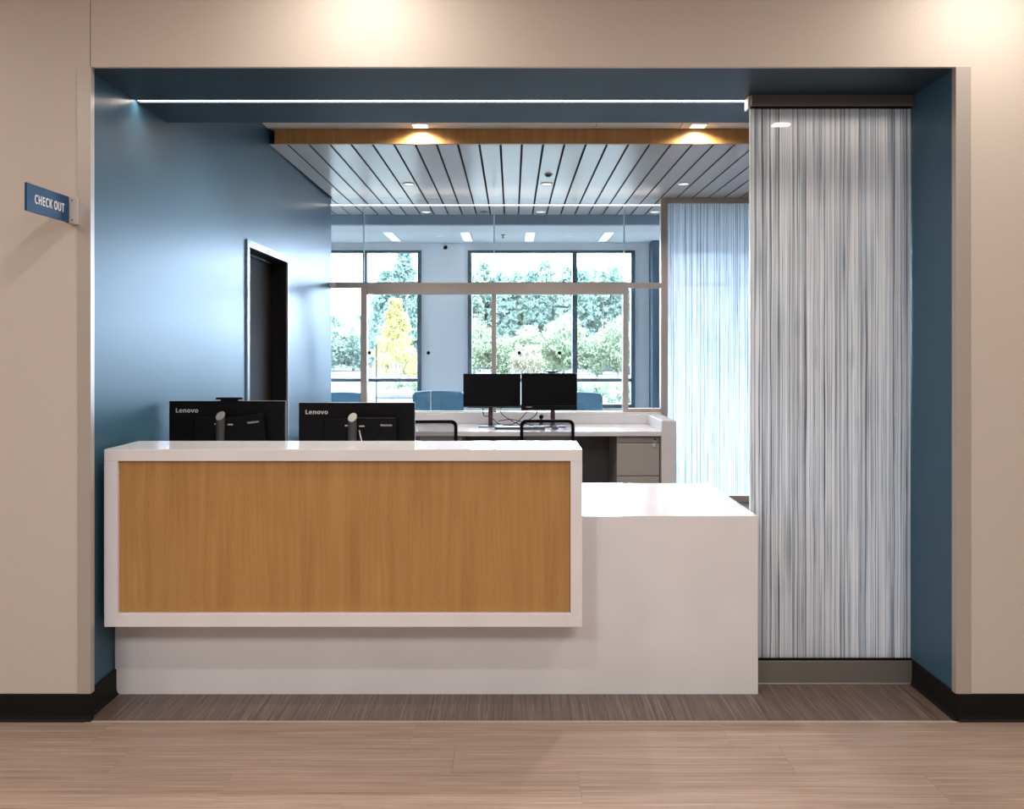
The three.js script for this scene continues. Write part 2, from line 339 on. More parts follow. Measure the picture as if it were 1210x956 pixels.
// ---------------------------------------------------------------- lamps
function spot(name, x, y, z, intensity, angle, penumbra, color, radius) {
  const l = new THREE.SpotLight(color, intensity, 0, angle, penumbra, 2);
  l.name = name; l.position.set(x, y, z); l.target.position.set(x, y - 1, z);
  l.castShadow = true; l.shadow.radius = radius / 0.02;
  scene.add(l); scene.add(l.target); l.target.name = name + '_target';
}
function squareLight(x, y, z, label, group, intensity, color, angle) {
  const t = thing('square_downlight', label, 'downlight', [x, y, z], group);
  const o = 0.062, i = 0.05;
  obj('trim', [bx(x - o, x + o, y - 0.004, y - 0.0005, z - o, z - i), bx(x - o, x + o, y - 0.004, y - 0.0005, z + i, z + o), bx(x - o, x - i, y - 0.004, y - 0.0005, z - i, z + i), bx(x + i, x + o, y - 0.004, y - 0.0005, z - i, z + i)], M.trimWhite, t);
  obj('lens', bx(x - i, x + i, y - 0.003, y - 0.0008, z - i, z + i), M.lampFace, t);
  if (angle) return spot('downlight_lamp', x, y - 0.012, z, intensity, angle, 0.9, color, 0.045);
  const l = new THREE.RectAreaLight(color, intensity / 0.01, 0.1, 0.1); l.name = 'downlight_lamp';
  l.position.set(x, y - 0.006, z); l.rotation.x = -Math.PI / 2; scene.add(l);
}
function roundLight(x, y, z, label, group, intensity) {
  const t = thing('round_downlight', label, 'downlight', [x, y, z], group);
  obj('trim', new THREE.TorusGeometry(0.048, 0.006, 8, 28).rotateX(Math.PI / 2).scale(1, 0.7, 1).translate(x, y - 0.003, z), M.trimWhite, t);
  obj('lens', cyl(0.044, 0.044, 0.004, x, y - 0.005, z, 28), M.lampFaceDim, t);
  if (intensity) spot('downlight_lamp', x, y - 0.014, z, intensity, 1.15, 0.9, NEUTRAL, 0.045);
}
for (const [z, row] of [[0.40, 0], [1.85, 1]]) for (const x of [-3.02, -0.58, 1.88, 4.32]) {
  const n = { '-3.02': 'leftmost', '-0.58': 'second from left', 1.88: 'third from left', 4.32: 'rightmost' }[x];
  squareLight(x, 3.05, z, n + (row ? ' square downlight of the lobby row away from the wall' : ' square downlight of the lobby row close to the beige wall'), undefined, row ? LOBBY_SPOT : WALL_SPOT, WARM);
}
for (const [x, z, n] of [[-1.9, 4.2, 'left'], [0.9, 4.2, 'right']]) {   // lay-in panels of the lobby, over and behind the viewer: the soft light on the desk front
  const t = thing('light_panel', n + ' large square ceiling light panel of the lobby behind the viewer', 'ceiling light', [x, 3.05, z]);
  obj('frame', [bx(x - 0.62, x + 0.62, 3.036, 3.0495, z - 0.62, z - 0.6), bx(x - 0.62, x + 0.62, 3.036, 3.0495, z + 0.6, z + 0.62), bx(x - 0.62, x - 0.6, 3.036, 3.0495, z - 0.6, z + 0.6), bx(x + 0.6, x + 0.62, 3.036, 3.0495, z - 0.6, z + 0.6)], M.trimWhite, t);
  obj('diffuser', bx(x - 0.6, x + 0.6, 3.04, 3.049, z - 0.6, z + 0.6), M.panelFace, t);
  const l = new THREE.RectAreaLight(lin(1, 0.965, 0.945), LOBBY_PANEL, 1.18, 1.18); l.name = 'light_panel_lamp'; l.position.set(x, 3.035, z); l.rotation.x = -Math.PI / 2; scene.add(l);
}
squareLight(-0.645, 3.047, -2.69, 'square downlight lighting the left half of the wood fascia', undefined, FASCIA_SPOT, WARM, 1.42);
squareLight(1.31, 3.047, -2.69, 'square downlight lighting the right half of the wood fascia', undefined, FASCIA_SPOT, WARM, 1.42);
[['left', -1.0], ['middle', -0.1], ['right', 0.8]].forEach(([n, x]) => squareLight(x, 3.047, -1.35, n + ' square downlight above the reception desk, behind the soffit', undefined, DESK_SPOT, WARM, 1.15));
[['left', -0.912], ['middle', 0.306], ['right', 1.514]].forEach(([n, x]) => roundLight(x, 2.94, -4.28, n + ' round downlight in the plank ceiling before the glass partition', undefined, PLANK_SPOT));
[['left', -0.912], ['middle', 0.306], ['right', 1.514]].forEach(([n, x]) => roundLight(x, 2.94, -5.86, n + ' round downlight in the plank ceiling beyond the glass partition', undefined, PLANK_SPOT * 0.6));
{ // linear LED in the soffit
  const t = thing('linear_light', 'long thin white line of light recessed in the dark blue soffit', 'strip light', [0.02, 2.598, -0.489]);
  obj('diffuser', bx(-1.697, 1.742, 2.604, 2.61, -0.5075, -0.4705), M.ledFace, t);
  obj('housing', [bx(-1.698, 1.743, 2.598, 2.655, -0.5158, -0.508), bx(-1.698, 1.743, 2.598, 2.655, -0.470, -0.4622)], M.soffit, t);
  const l = new THREE.RectAreaLight(lin(1, 0.86, 0.74), LED_LIGHT, 3.42, 0.034); l.name = 'linear_light_lamp';
  l.position.set(0.02, 2.602, -0.489); l.rotation.x = -Math.PI / 2; scene.add(l);
  const e = obj('end_bracket', [bx(1.045, 1.055, 2.545, 2.597, -0.46, -0.40)], M.trimWhite); tag(e, 'small white end plate between the light line and the grey screen header', 'bracket');
}
{ // slim bar of light along the top of the glass partition
  const t = thing('linear_light', 'thin glowing line along the top edge of the glass partition', 'strip light', [-0.16, 2.87, -5.03]);
  obj('diffuser', bx(-1.76, 1.437, 2.869, 2.878, -5.046, -5.028, 0.002), M.ledFaceThin, t);
  const l = new THREE.RectAreaLight(lin(1, 0.88, 0.78), GLASS_LED, 3.15, 0.009); l.name = 'linear_light_lamp';
  l.position.set(-0.16, 2.8735, -5.024); l.rotation.y = Math.PI; scene.add(l);
}

// ---------------------------------------------------------------- strand-print glass screens
{
  const t = thing('glass_screen', 'tall front glass screen printed with grey and white vertical strands', 'screen', [1.41, 0, -0.40]);
  obj('glass', bx(1.06, 1.764, 0.1105, 2.5405, -0.412, -0.400), M.screen, t);
  obj('edge', bx(1.0535, 1.0598, 0.1105, 2.5405, -0.412, -0.400, 0.001), M.glassEdge, t, 'pale polished glass edge');
  obj('base_rail', [bx(1.0535, 1.764, 0.002, 0.102, -0.43, -0.383, 0.002)], M.nickel, t, 'brushed nickel base');
  obj('base_toe', [bx(1.0535, 1.764, 0.0, 0.006, -0.383, -0.378, 0.001)], M.satin, t);
  obj('gasket', bx(1.0535, 1.764, 0.102, 0.1105, -0.42, -0.39), M.black, t); obj('gasket', bx(1.0535, 1.764, 2.5405, 2.547, -0.42, -0.387), M.black, t);
  obj('head_rail', bx(1.0535, 1.766, 2.547, 2.597, -0.455, -0.372, 0.002), M.headbox, t, 'dark grey head box');
}
{
  const t = thing('glass_screen', 'far glass screen with pale strands, glowing blue with daylight, in a champagne frame', 'screen', [2.1, 0, -5.06]);
  obj('glass', metricUV(new THREE.PlaneGeometry(1.194, 2.826).translate(2.103, 1.475, -5.056)), M.screenFar, t);
  obj('frame', [bx(1.439, 1.505, 0, 2.938, -5.10, -5.01, 0.002), bx(1.505, 2.745, 2.889, 2.938, -5.10, -5.01, 0.002), bx(1.505, 2.745, 0.0, 0.06, -5.10, -5.01, 0.002), bx(2.70, 2.745, 0.06, 2.889, -5.10, -5.01, 0.002)], M.champagne, t);
}

// ---------------------------------------------------------------- reception desk
{
  const t = thing('reception_desk', 'white quartz reception desk with a framed maple front and lower side counter', 'desk', [-0.33, 0, -0.6]);
  // counter shell: front panel and worktop in one profile (z, y), extruded along x
  const e = 0.0015;
  const shell = extrude([[0.27, 0], [0.27, 0.762], [1.20, 0.762], [1.20, 0.722], [0.30, 0.722], [0.30, 0]], 2.75, e);
  shell.rotateY(-Math.PI / 2); // x->z', z->-x
  shell.rotateY(Math.PI); // x -> -z
  shell.rotateY(0);
  shell.computeBoundingBox();
  shell.applyMatrix4(new THREE.Matrix4().makeTranslation(-1.70 - shell.boundingBox.min.x, 0, 0));
  obj('counter_shell', metricUV(shell), M.quartz, t);
  obj('end_panel', bx(1.012, 1.0495, 0, 0.7215, -1.19, -0.302, 0.001), M.quartz, t);
  const X0 = -1.667, X1 = 0.287, Z0 = -0.10, Z1 = -0.433, T = 1.067;
  obj('transaction_top', bx(X0, X1, T - 0.048, T, Z1, Z0, 0.0015), M.quartz, t);
  const side = (x0, x1) => bx(x0, x1, 0.396, T - 0.048, -0.2695, Z0, 0.0005);
  obj('side_panel', [side(X0, X0 + 0.055), bx(X0, X0 + 0.03, 0.763, T - 0.048, Z1, -0.2696)], M.quartz, t);
  obj('side_panel', [side(X1 - 0.048, X1), bx(X1 - 0.03, X1, 0.763, T - 0.048, Z1, -0.2696)], M.quartz, t);
  obj('bottom_rail', bx(X0, X1, 0.341, 0.396, -0.2695, Z0, 0.0015), M.quartz, t);
  const pan = bx(X0 + 0.056, X1 - 0.049, 0.397, T - 0.049, -0.14, -0.118);
  obj('wood_panel', pan, M.maple, t, 'maple veneer front panel');
  obj('back_panel', bx(X0 + 0.031, X1 - 0.031, 0.763, T - 0.049, Z1, Z1 + 0.02), M.quartz, t);
}
// ---------------------------------------------------------------- near screens, seen from behind
function rearMonitor(label, x, yTop, z, boxTurn, cam) {
  const t = thing('monitor', label, 'monitor', [x, 0.763, z]);
  const w = 0.568, h = 0.345, y0 = yTop - h;
  obj('housing', [bx(x - w / 2, x + w / 2, y0, yTop, z - 0.018, z, 0.004), bx(x - w * 0.28, x + w * 0.28, y0 + 0.03, yTop - 0.075, z, z + 0.020, 0.008)], M.black, t);
  obj('front_bezel', bx(x - w / 2 - 0.001, x + w / 2 + 0.002, y0 - 0.001, yTop + 0.001, z - 0.022, z - 0.0185, 0.001), M.satin, t);
  obj('logo', text('Lenovo', 0.021, x - w / 2 + 0.031, yTop - 0.056, z, { sx: 1.12, depth: 0.001 }), M.logo, t);
  const cx = x - 0.007;
  // stand column with a slanted pale top
  const col = extrude(Array.from({ length: 24 }, (_, i) => [0.021 * Math.cos(i / 24 * 6.2832), 0.021 * Math.sin(i / 24 * 6.2832)]), 0.37);
  col.rotateX(-Math.PI / 2).translate(cx, 0.77, z + 0.075);
  const cp = col.attributes.position;
  for (let i = 0; i < cp.count; i++) if (cp.getY(i) > 1.0) cp.setY(i, yTop - 0.068 - (cp.getZ(i) - z - 0.075) * 0.9 + (cp.getX(i) - cx) * 0.1);
  col.computeVertexNormals();
  obj('stand_column', col, M.gun, t);
  const top = new THREE.CylinderGeometry(0.0212, 0.0212, 0.002, 24).translate(cx, yTop - 0.0665, z + 0.075);
  const tp = top.attributes.position;
  for (let i = 0; i < tp.count; i++) tp.setY(i, tp.getY(i) - (tp.getZ(i) - z - 0.075) * 0.9 + (tp.getX(i) - cx) * 0.1);
  top.computeVertexNormals();
  obj('column_cap', top, M.gunTop, t, 'pale slanted column top');
  obj('stand_arm', bx(cx - 0.03, cx + 0.03, yTop - 0.19, yTop - 0.11, z + 0.02, z + 0.06, 0.004), M.black, t);
  obj('stand_base', bx(cx - 0.12, cx + 0.12, 0.763, 0.772, z - 0.06, z + 0.14, 0.004), M.gun, t);
  const box = bx(-0.1, 0.1, -0.10, 0.09, 0, 0.036, 0.004).rotateZ(boxTurn).translate(x + 0.10, yTop - 0.16, z + 0.021);
  const pc = obj('computer_box', box, M.black, t);
  obj('emblem', text('ThinkCentre', 0.0095, 0, 0, 0, { sx: 0.72, depth: 0.001 }).translate(0.025, 0.05, 0.036).rotateZ(boxTurn).translate(x + 0.10, yTop - 0.16, z + 0.021), M.logo, pc);
  obj('latch', bx(cx + 0.03, cx + 0.055, yTop - 0.113, yTop - 0.107, z + 0.0575, z + 0.060), M.logo, t); obj('latch', bx(cx - 0.045, cx - 0.03, yTop - 0.113, yTop - 0.107, z + 0.021, z + 0.03), M.logo, t);
  if (cam) obj('webcam', [bx(x - 0.052, x + 0.078, yTop + 0.008, yTop + 0.018, z - 0.02, z + 0.012, 0.004), bx(x - 0.03, x + 0.055, yTop + 0.001, yTop + 0.010, z - 0.018, z + 0.006, 0.002)], M.black, t);
  else obj('cable', tube([[cx + 0.03, yTop - 0.13, z + 0.06], [cx + 0.045, yTop - 0.17, z + 0.09], [cx + 0.06, yTop - 0.24, z + 0.08]], 0.003), M.logo, t);
}
rearMonitor('black monitor seen from behind next to the blue wall, webcam on top', -1.398, 1.222, -0.82, 0.14, true);
rearMonitor('black monitor seen from behind at the middle of the desk, without webcam', -0.762, 1.214, -0.82, 0, false);

// ---------------------------------------------------------------- rear counter
{
  const t = thing('rear_counter', 'white rear counter under the sliding glass window, with end panel', 'counter', [-0.2, 0, -4.5]);
  obj('worktop', bx(-1.748, 1.291, 0.722, 0.762, -4.95, -4.15, 0.002), M.quartz, t);
  obj('backsplash', bx(-1.755, 1.291, 0.763, 0.852, -4.975, -4.951, 0.002), M.quartz, t);
  obj('end_panel', bx(1.292, 1.42, 0, 0.859, -4.975, -4.10, 0.002), M.quartz, t);
  obj('modesty_panel', bx(-1.74, 1.29, 0.005, 0.721, -4.93, -4.90), M.knee, t);
}
function pedestal(x0, x1, label, key) {
  const t = thing('file_cabinet', label, 'cabinet', [(x0 + x1) / 2, 0, -4.5]);
  obj('body', [bx(x0, x1, 0.03, 0.712, -4.82, -4.205, 0.002), bx(x0 + 0.02, x1 - 0.02, 0, 0.03, -4.8, -4.24)], M.filing, t);
  obj('top_rail', bx(x0, x1, 0.664, 0.708, -4.204, -4.187, 0.002), M.filing, t);
  const dr = [[0.375, 0.655], [0.04, 0.366]];
  for (const [a, b] of dr) { const d = obj('drawer', [bx(x0, x1, a, b, -4.204, -4.185, 0.003)], M.filing, t); obj('pull', bx(x0 + 0.003, x1 - 0.003, b, b + 0.008, -4.203, -4.194), M.knee, d); }
  const k = obj('lock', new THREE.CylinderGeometry(0.009, 0.009, 0.01, 16).rotateX(Math.PI / 2).translate(x1 - 0.035, 0.690, -4.183), M.black, t);
  if (key) obj('key', [new THREE.TorusGeometry(0.011, 0.0022, 6, 18).translate(x1 - 0.038, 0.668, -4.178), bx(x1 - 0.037, x1 - 0.033, 0.672, 0.69, -4.18, -4.177), new THREE.CylinderGeometry(0.016, 0.016, 0.003, 20).rotateX(Math.PI / 2).translate(x1 - 0.047, 0.640, -4.178), bx(x1 - 0.06, x1 - 0.05, 0.63, 0.65, -4.178, -4.175)], M.key, k, 'keys on a ring in the lock');
}
pedestal(0.915, 1.284, 'grey two-drawer pedestal with keys in its lock, beside the end panel', true);
pedestal(-0.805, -0.436, 'grey pedestal under the rear counter, mostly hidden behind the left task chair', true);

function deskScreen(label, x, y0, y1, z, w, turn, kind) {
  const t = thing('monitor', label, 'monitor', [x, 0.763, z]);
  const L = (o) => o;
  obj('housing', bx(x - w / 2, x + w / 2, y0, y1, z - 0.03, z - 0.003, 0.005), M.black, t);
  const lip = kind ? 0.045 : 0.012;
  obj('screen', bx(x - w / 2 + 0.004, x + w / 2 - 0.004, y0 + lip, y1 - 0.004, z - 0.004, z - 0.001), M.blackGloss, t);
  if (kind) {
    obj('chin_line', bx(x - w / 2 + 0.004, x + w / 2 - 0.004, y0 + lip - 0.003, y0 + lip - 0.0005, z - 0.003, z - 0.0012), M.gun, t);
    obj('logo', text('Lenovo', 0.011, x - w / 2 + 0.045, y0 + lip - 0.017, z - 0.003, { sx: 1, depth: 0.0015 }), M.signWhite, t);
    obj('webcam', [bx(x - 0.05 + 0.02, x + 0.085, y1 + 0.008, y1 + 0.018, z - 0.03, z, 0.003), bx(x - 0.01, x + 0.06, y1 + 0.001, y1 + 0.01, z - 0.026, z - 0.008, 0.002)], M.black, t);
  } else obj('chin', bx(x - w / 2 + 0.004, x + w / 2 - 0.004, y0 + 0.001, y0 + lip - 0.001, z - 0.0045, z - 0.0015), M.gun, t);
  const sx = x + (kind ? 0.035 : -0.012);
  obj('stand', bx(sx - 0.021, sx + 0.021, 0.772, y0 + 0.12, z - 0.062, z - 0.035, 0.005), M.maroon, t, 'dark red stand post');
  obj('stand_head', bx(sx - 0.04, sx + 0.04, y0 + 0.05, y0 + 0.13, z - 0.036, z - 0.029, 0.002), M.black, t);
  obj('stand_base', bx(sx - 0.115, sx + 0.115, 0.763, 0.772, z - 0.15, z + 0.06, 0.004), M.gun, t);
  t.rotation.y = turn;
  return t;
}
deskScreen('left black screen on the rear counter, dark and switched off', -0.185, 0.941, 1.252, -4.63, 0.530, 0.03, 0);
deskScreen('right black screen on the rear counter, with webcam and thick bottom bezel', 0.343, 0.911, 1.256, -4.63, 0.515, 0, 1);
{
  const t = thing('keyboard', 'dark keyboard on the rear counter before the two screens', 'keyboard', [0.07, 0.763, -4.42]);
  obj('case', bx(-0.155, 0.295, 0.763, 0.779, -4.49, -4.345, 0.004), M.keys, t);
  const keys = []; for (let r = 0; r < 5; r++) for (let c = 0; c < 21; c++) keys.push(bx(-0.147 + c * 0.0209, -0.147 + c * 0.0209 + 0.018, 0.779, 0.785, -4.478 + r * 0.0255, -4.478 + r * 0.0255 + 0.021));
  obj('keys', keys, M.gun, t).userData.kind = 'stuff';
  const m = obj('mouse', new THREE.SphereGeometry(0.04, 20, 12, 0, 6.2832, 0, Math.PI / 2).scale(0.8, 0.85, 1.35).translate(0.385, 0.763, -4.40), M.keys); tag(m, 'dark computer mouse to the right of the keyboard', 'mouse');
  const cab = [
    [[-0.27, 0.93, -4.66], [-0.26, 0.86, -4.70], [-0.20, 0.845, -4.75], [-0.12, 0.775, -4.78], [0.0, 0.769, -4.75]],
    [[-0.10, 0.94, -4.66], [-0.10, 0.89, -4.62], [-0.02, 0.83, -4.60], [0.06, 0.79, -4.6], [0.12, 0.769, -4.62]],
    [[0.16, 0.93, -4.66], [0.10, 0.85, -4.68], [0.04, 0.80, -4.66], [-0.02, 0.775, -4.60], [-0.08, 0.769, -4.58]],
    [[0.235, 0.92, -4.66], [0.225, 0.87, -4.7], [0.16, 0.82, -4.70], [0.10, 0.78, -4.66], [0.0, 0.772, -4.63]],
    [[-0.13, 0.80, -4.82], [-0.02, 0.815, -4.80], [0.08, 0.80, -4.78], [0.14, 0.78, -4.72], [0.2, 0.769, -4.7]],
  ];
  const where = ['hanging left of the left screen post', 'running down right of the left screen post', 'slanting down from the right screen to the left', 'dropping from the middle of the right screen', 'looped low behind the keyboard'];
  cab.forEach((p, i) => { const c = obj('cable', tube(p, 0.0042, 30, 6), M.black); tag(c, 'thin black cable ' + where[i], 'cable'); });
  const w = obj('webcam', [new THREE.SphereGeometry(0.022, 16, 12).translate(0.275, 0.842, -4.80), cyl(0.01, 0.02, 0.06, 0.275, 0.763, -4.80, 16)], M.black); tag(w, 'small black ball-shaped webcam standing behind the keyboard', 'webcam');
}

// ---------------------------------------------------------------- task chairs
function taskChair(label, x, z, yTop) {
  const t = thing('task_chair', label, 'chair', [x, 0, z]);
  const hw = 0.215, y0 = yTop - 0.50, R = 0.05;
  const fr = extrude(roundRect(x - hw, x + hw, y0, yTop, R), 0.022, 0.006, [roundRect(x - hw + 0.026, x + hw - 0.026, y0 + 0.04, yTop - 0.024, R * 0.6)]);
  const bend = (g) => { const p = g.attributes.position; for (let i = 0; i < p.count; i++) { const q = (p.getX(i) - x) / hw; p.setZ(i, p.getZ(i) + z + 0.24 - 0.05 * q * q - 0.04 * Math.sin((p.getY(i) - y0) / 0.5 * 3.14)); } g.computeVertexNormals(); return g; };
  obj('back_frame', bend(fr), M.black, t);
  const ms = new THREE.PlaneGeometry(2 * hw - 0.05, 0.44, 16, 12).translate(x, (y0 + yTop) / 2 + 0.008, 0.012);
  obj('back_mesh', bend(ms), M.mesh, t, 'see-through grey mesh back');
  obj('lumbar_pad', bx(x - 0.17, x + 0.17, yTop - 0.34, yTop - 0.16, z + 0.165, z + 0.185, 0.008), M.seatFabric, t);
  obj('seat', bx(x - 0.24, x + 0.24, 0.42, 0.50, z - 0.26, z + 0.20, 0.035), M.seatFabric, t);
  obj('back_bar', tube([[x, 0.40, z + 0.05], [x, 0.38, z + 0.22], [x, 0.48, z + 0.27], [x, y0 + 0.1, z + 0.235]], 0.02), M.black, t);
  obj('gas_lift', [cyl(0.016, 0.016, 0.2, x, 0.22, z), cyl(0.028, 0.028, 0.16, x, 0.09, z), bx(x - 0.1, x + 0.1, 0.385, 0.42, z - 0.1, z + 0.1, 0.01)], M.gun, t);
  for (let k = 0; k < 5; k++) {
    const a = k * 1.2566 + 0.3, cx = Math.sin(a), cz = Math.cos(a);
    obj('base_leg', tube([[x, 0.11, z], [x + cx * 0.15, 0.1, z + cz * 0.15], [x + cx * 0.3, 0.075, z + cz * 0.3]], 0.017), M.black, t);
    obj('caster', [new THREE.CylinderGeometry(0.028, 0.028, 0.018, 16).rotateX(Math.PI / 2).rotateY(a + 0.7).translate(x + cx * 0.3, 0.028, z + cz * 0.3), cyl(0.008, 0.008, 0.05, x + cx * 0.3, 0.03, z + cz * 0.3, 8)], M.black, t);
  }
  return t;
}
const chairA = taskChair('right black mesh-back task chair, before the right screen of the rear counter', 0.278, -3.64, 0.925);
cloneThing(chairA, [-0.64, 0.012, -3.44], 0.04, 'left black mesh-back task chair, half hidden behind the middle monitor');

// ---------------------------------------------------------------- glazed partition with sliding window
{
  const p = structGroup('window_4', [-0.15, 0, -5.06]);
  const Z = -5.06;
  obj('pony_wall', bx(-1.90, 1.438, 0, 0.842, Z - 0.06, Z + 0.06), M.white, p);
  obj('sill', bx(-1.765, 1.438, 0.843, 0.868, Z - 0.075, Z + 0.085, 0.003), M.trimWhite, p);
  obj('transom', bx(-1.766, 1.438, 2.071, 2.120, Z - 0.045, Z + 0.045, 0.002), M.champagne, p);
  obj('slider_head', bx(-1.40, 1.072, 2.009, 2.0705, Z - 0.04, Z + 0.055, 0.002), M.champagne, p);
  obj('stile', bx(-1.464, -1.403, 0.869, 2.0705, Z - 0.045, Z + 0.045, 0.002), M.champagne, p);
  obj('stile', bx(-0.197, -0.152, 0.869, 2.0085, Z - 0.04, Z + 0.04, 0.002), M.champagne, p);
  obj('stile', bx(1.073, 1.127, 0.869, 2.0705, Z - 0.045, Z + 0.045, 0.002), M.champagne, p);
  obj('bottom_rail', bx(1.1275, 1.438, 0.869, 0.905, Z - 0.045, Z + 0.045, 0.002), M.champagne, p);
  obj('track', bx(-1.40, 1.072, 0.8685, 0.878, Z - 0.035, Z + 0.04, 0.001), M.satin, p);
  obj('end_clip', bx(-1.766, -1.70, 2.075, 2.12, Z + 0.0455, Z + 0.06, 0.002), M.trimWhite, p);
  // panes
  const pane = (x0, x1, y0, y1, z) => obj('pane', bx(x0, x1, y0, y1, z - 0.004, z + 0.004), M.pane, p);
  const single = (x0, x1, y0, y1, z) => { const g = new THREE.PlaneGeometry(x1 - x0, y1 - y0).translate((x0 + x1) / 2, (y0 + y1) / 2, z); return obj('pane', g, M.pane, p); };
  single(-1.403, -0.789, 0.879, 2.008, Z + 0.018);
  single(-0.82, -0.197, 0.879, 2.008, Z - 0.012);
  single(-0.152, 1.072, 0.879, 2.008, Z + 0.018);
  single(-1.766, -1.464, 0.869, 2.07, Z);
  single(1.127, 1.438, 0.905, 2.07, Z);
  for (const [a, b] of [[-1.766, -1.438], [-1.432, -0.176], [-0.17, 1.083], [1.089, 1.438]]) single(a, b, 2.121, 2.868, Z + 0.02);
  for (const x of [-1.435, -0.173, 1.086]) obj('glass_joint', bx(x - 0.0055, x + 0.0055, 2.121, 2.868, Z + 0.015, Z + 0.026), M.glassEdge, p);
  obj('glass_edge', bx(-0.791, -0.785, 0.879, 2.008, Z + 0.014, Z + 0.022), M.glassEdge, p);
  for (const x of [-1.382, -0.81, 0.07, 0.46]) obj('finger_pull', new THREE.CylinderGeometry(0.017, 0.017, 0.012, 20).rotateX(Math.PI / 2).translate(x, 1.442, Z + 0.025), M.black, p);
}

// ---------------------------------------------------------------- waiting room beyond
{
  struct('ceiling_waiting_room', bx(-5, 5, 3.0, 3.2, -9.1, -6.651), M.ceiling);
  struct('wall_bulkhead', bx(-5, 5, 2.835, 3.2, -6.65, -6.0865), M.bulkhead);
  struct('trim_4', bx(-5, 5, 2.82, 2.8345, -6.65, -6.0865), M.white);
  struct('wall_partition_side', [bx(2.755, 5, 0, 3.2, -5.12, -5.062), bx(-5, -1.91, 0, 3.2, -5.12, -5.0)], M.white);
  const holes = [[-4.5, -1.295], [-0.63, 1.755], [2.24, 4.7]], y0 = 0.64, y1 = 2.89;
  const wall = extrude([[-5.0, 0], [5.0, 0], [5.0, 3.2], [-5.0, 3.2]], 0.2, 0, holes.map(([a, b]) => [[a, y0], [b, y0], [b, y1], [a, y1]])).translate(0, 0, -9.3);
  struct('wall_far', metricUV(wall), M.white);
  struct('wall_column', bx(1.96, 2.18, 0, 2.999, -9.099, -8.8), M.slate);
  const muls = [[-3.7, -2.9, -2.1], [0.896], [3.2, 3.95]];
  holes.forEach(([a, b], i) => {
    const w = structGroup('window_' + (i + 1), [(a + b) / 2, y0, -9.15]);
    const za = -9.17, zb = -9.06, f = 0.055;
    obj('window_frame', [bx(a, b, y1 - 0.035, y1, za, zb), bx(a, b, y0, y0 + f, za, zb), bx(a, a + f, y0 + f, y1 - 0.035, za, zb), bx(b - f, b, y0 + f, y1 - 0.035, za, zb)], M.mullion, w);
    const xs = [a + f, ...muls[i].flatMap((m) => [m - 0.035, m + 0.035]), b - f], ys = [[y0 + f, 1.015], [1.065, 2.385], [2.435, y1 - 0.035]];
    for (const m of muls[i]) obj('mullion', bx(m - 0.035, m + 0.035, y0 + f, y1 - 0.035, za, zb), M.mullion, w);
    for (let k = 0; k < xs.length; k += 2) {
      obj('transom_bar', bx(xs[k], xs[k + 1], 1.015, 1.065, za, zb), M.mullion, w);
      obj('transom_bar', bx(xs[k], xs[k + 1], 2.385, 2.435, za, zb), M.mullion, w);
      for (const [c, d] of ys) obj('pane', new THREE.PlaneGeometry(xs[k + 1] - xs[k], d - c).translate((xs[k] + xs[k + 1]) / 2, (c + d) / 2, -9.12), M.windowPane, w);
    }
    obj('window_sill', bx(a, b, y0 - 0.02, y0, -9.099, -9.03), M.trimWhite, w);
  });
  // ceiling light panels
  [['far left', -1.62], ['second from left', -0.615], ['third from left', 0.24], ['far right', 1.27]].forEach(([n, x]) => {
    const t = thing('light_panel', n + ' narrow ceiling light panel in the waiting room', 'ceiling light', [x, 3.0, -8.3]);
    obj('frame', [bx(x - 0.075, x - 0.06, 2.994, 2.9995, -8.9, -7.7), bx(x + 0.06, x + 0.075, 2.994, 2.9995, -8.9, -7.7), bx(x - 0.06, x + 0.06, 2.994, 2.9995, -7.715, -7.7), bx(x - 0.06, x + 0.06, 2.994, 2.9995, -8.9, -8.885)], M.trimWhite, t);
    obj('diffuser', bx(x - 0.06, x + 0.06, 2.9955, 2.9992, -8.885, -7.715), M.panelFace, t);
    const l = new THREE.RectAreaLight(lin(0.92, 0.98, 1), 3, 0.12, 1.17); l.name = 'light_panel_lamp'; l.position.set(x, 2.992, -8.3); l.rotation.x = -Math.PI / 2; scene.add(l);
  });
  const cam = thing('security_camera', 'small dark dome camera high on the pale pier between the windows', 'camera', [-0.95, 2.93, -9.08]);
  obj('dome', new THREE.SphereGeometry(0.03, 20, 14).translate(-0.95, 2.93, -9.065), M.black, cam);
  obj('mount', new THREE.CylinderGeometry(0.034, 0.034, 0.03, 20).rotateX(Math.PI / 2).translate(-0.95, 2.93, -9.084), M.trimWhite, cam);
  const sp = thing('sprinkler', 'small sprinkler head under the waiting room ceiling', 'sprinkler', [-0.12, 2.95, -8.2]);
  obj('stem', cyl(0.008, 0.008, 0.04, -0.12, 2.96, -8.2, 10), M.gun, sp); obj('plate', cyl(0.022, 0.022, 0.004, -0.12, 2.955, -8.2, 14), M.gun, sp); obj('cover', cyl(0.03, 0.03, 0.006, -0.12, 2.9935, -8.2, 16), M.gun, sp);
  const sk = thing('ceiling_speaker', 'dark round vent in the plank ceiling beyond the partition', 'vent', [-0.297, 2.94, -5.86]);
  obj('rim', new THREE.TorusGeometry(0.042, 0.007, 8, 24).rotateX(Math.PI / 2).scale(1, 0.6, 1).translate(-0.297, 2.936, -5.86), M.nickel, sk); obj('grille', cyl(0.038, 0.038, 0.004, -0.297, 2.9355, -5.86, 24), M.gun, sk);
  const sd = thing('smoke_detector', 'small round grey detector on the plank ceiling above the middle', 'detector', [0.304, 2.92, -3.87]);
  obj('base', cyl(0.034, 0.034, 0.008, 0.304, 2.932, -3.87, 24), M.nickel, sd); obj('head', cyl(0.026, 0.018, 0.014, 0.304, 2.918, -3.87, 24), M.gun, sd);
}
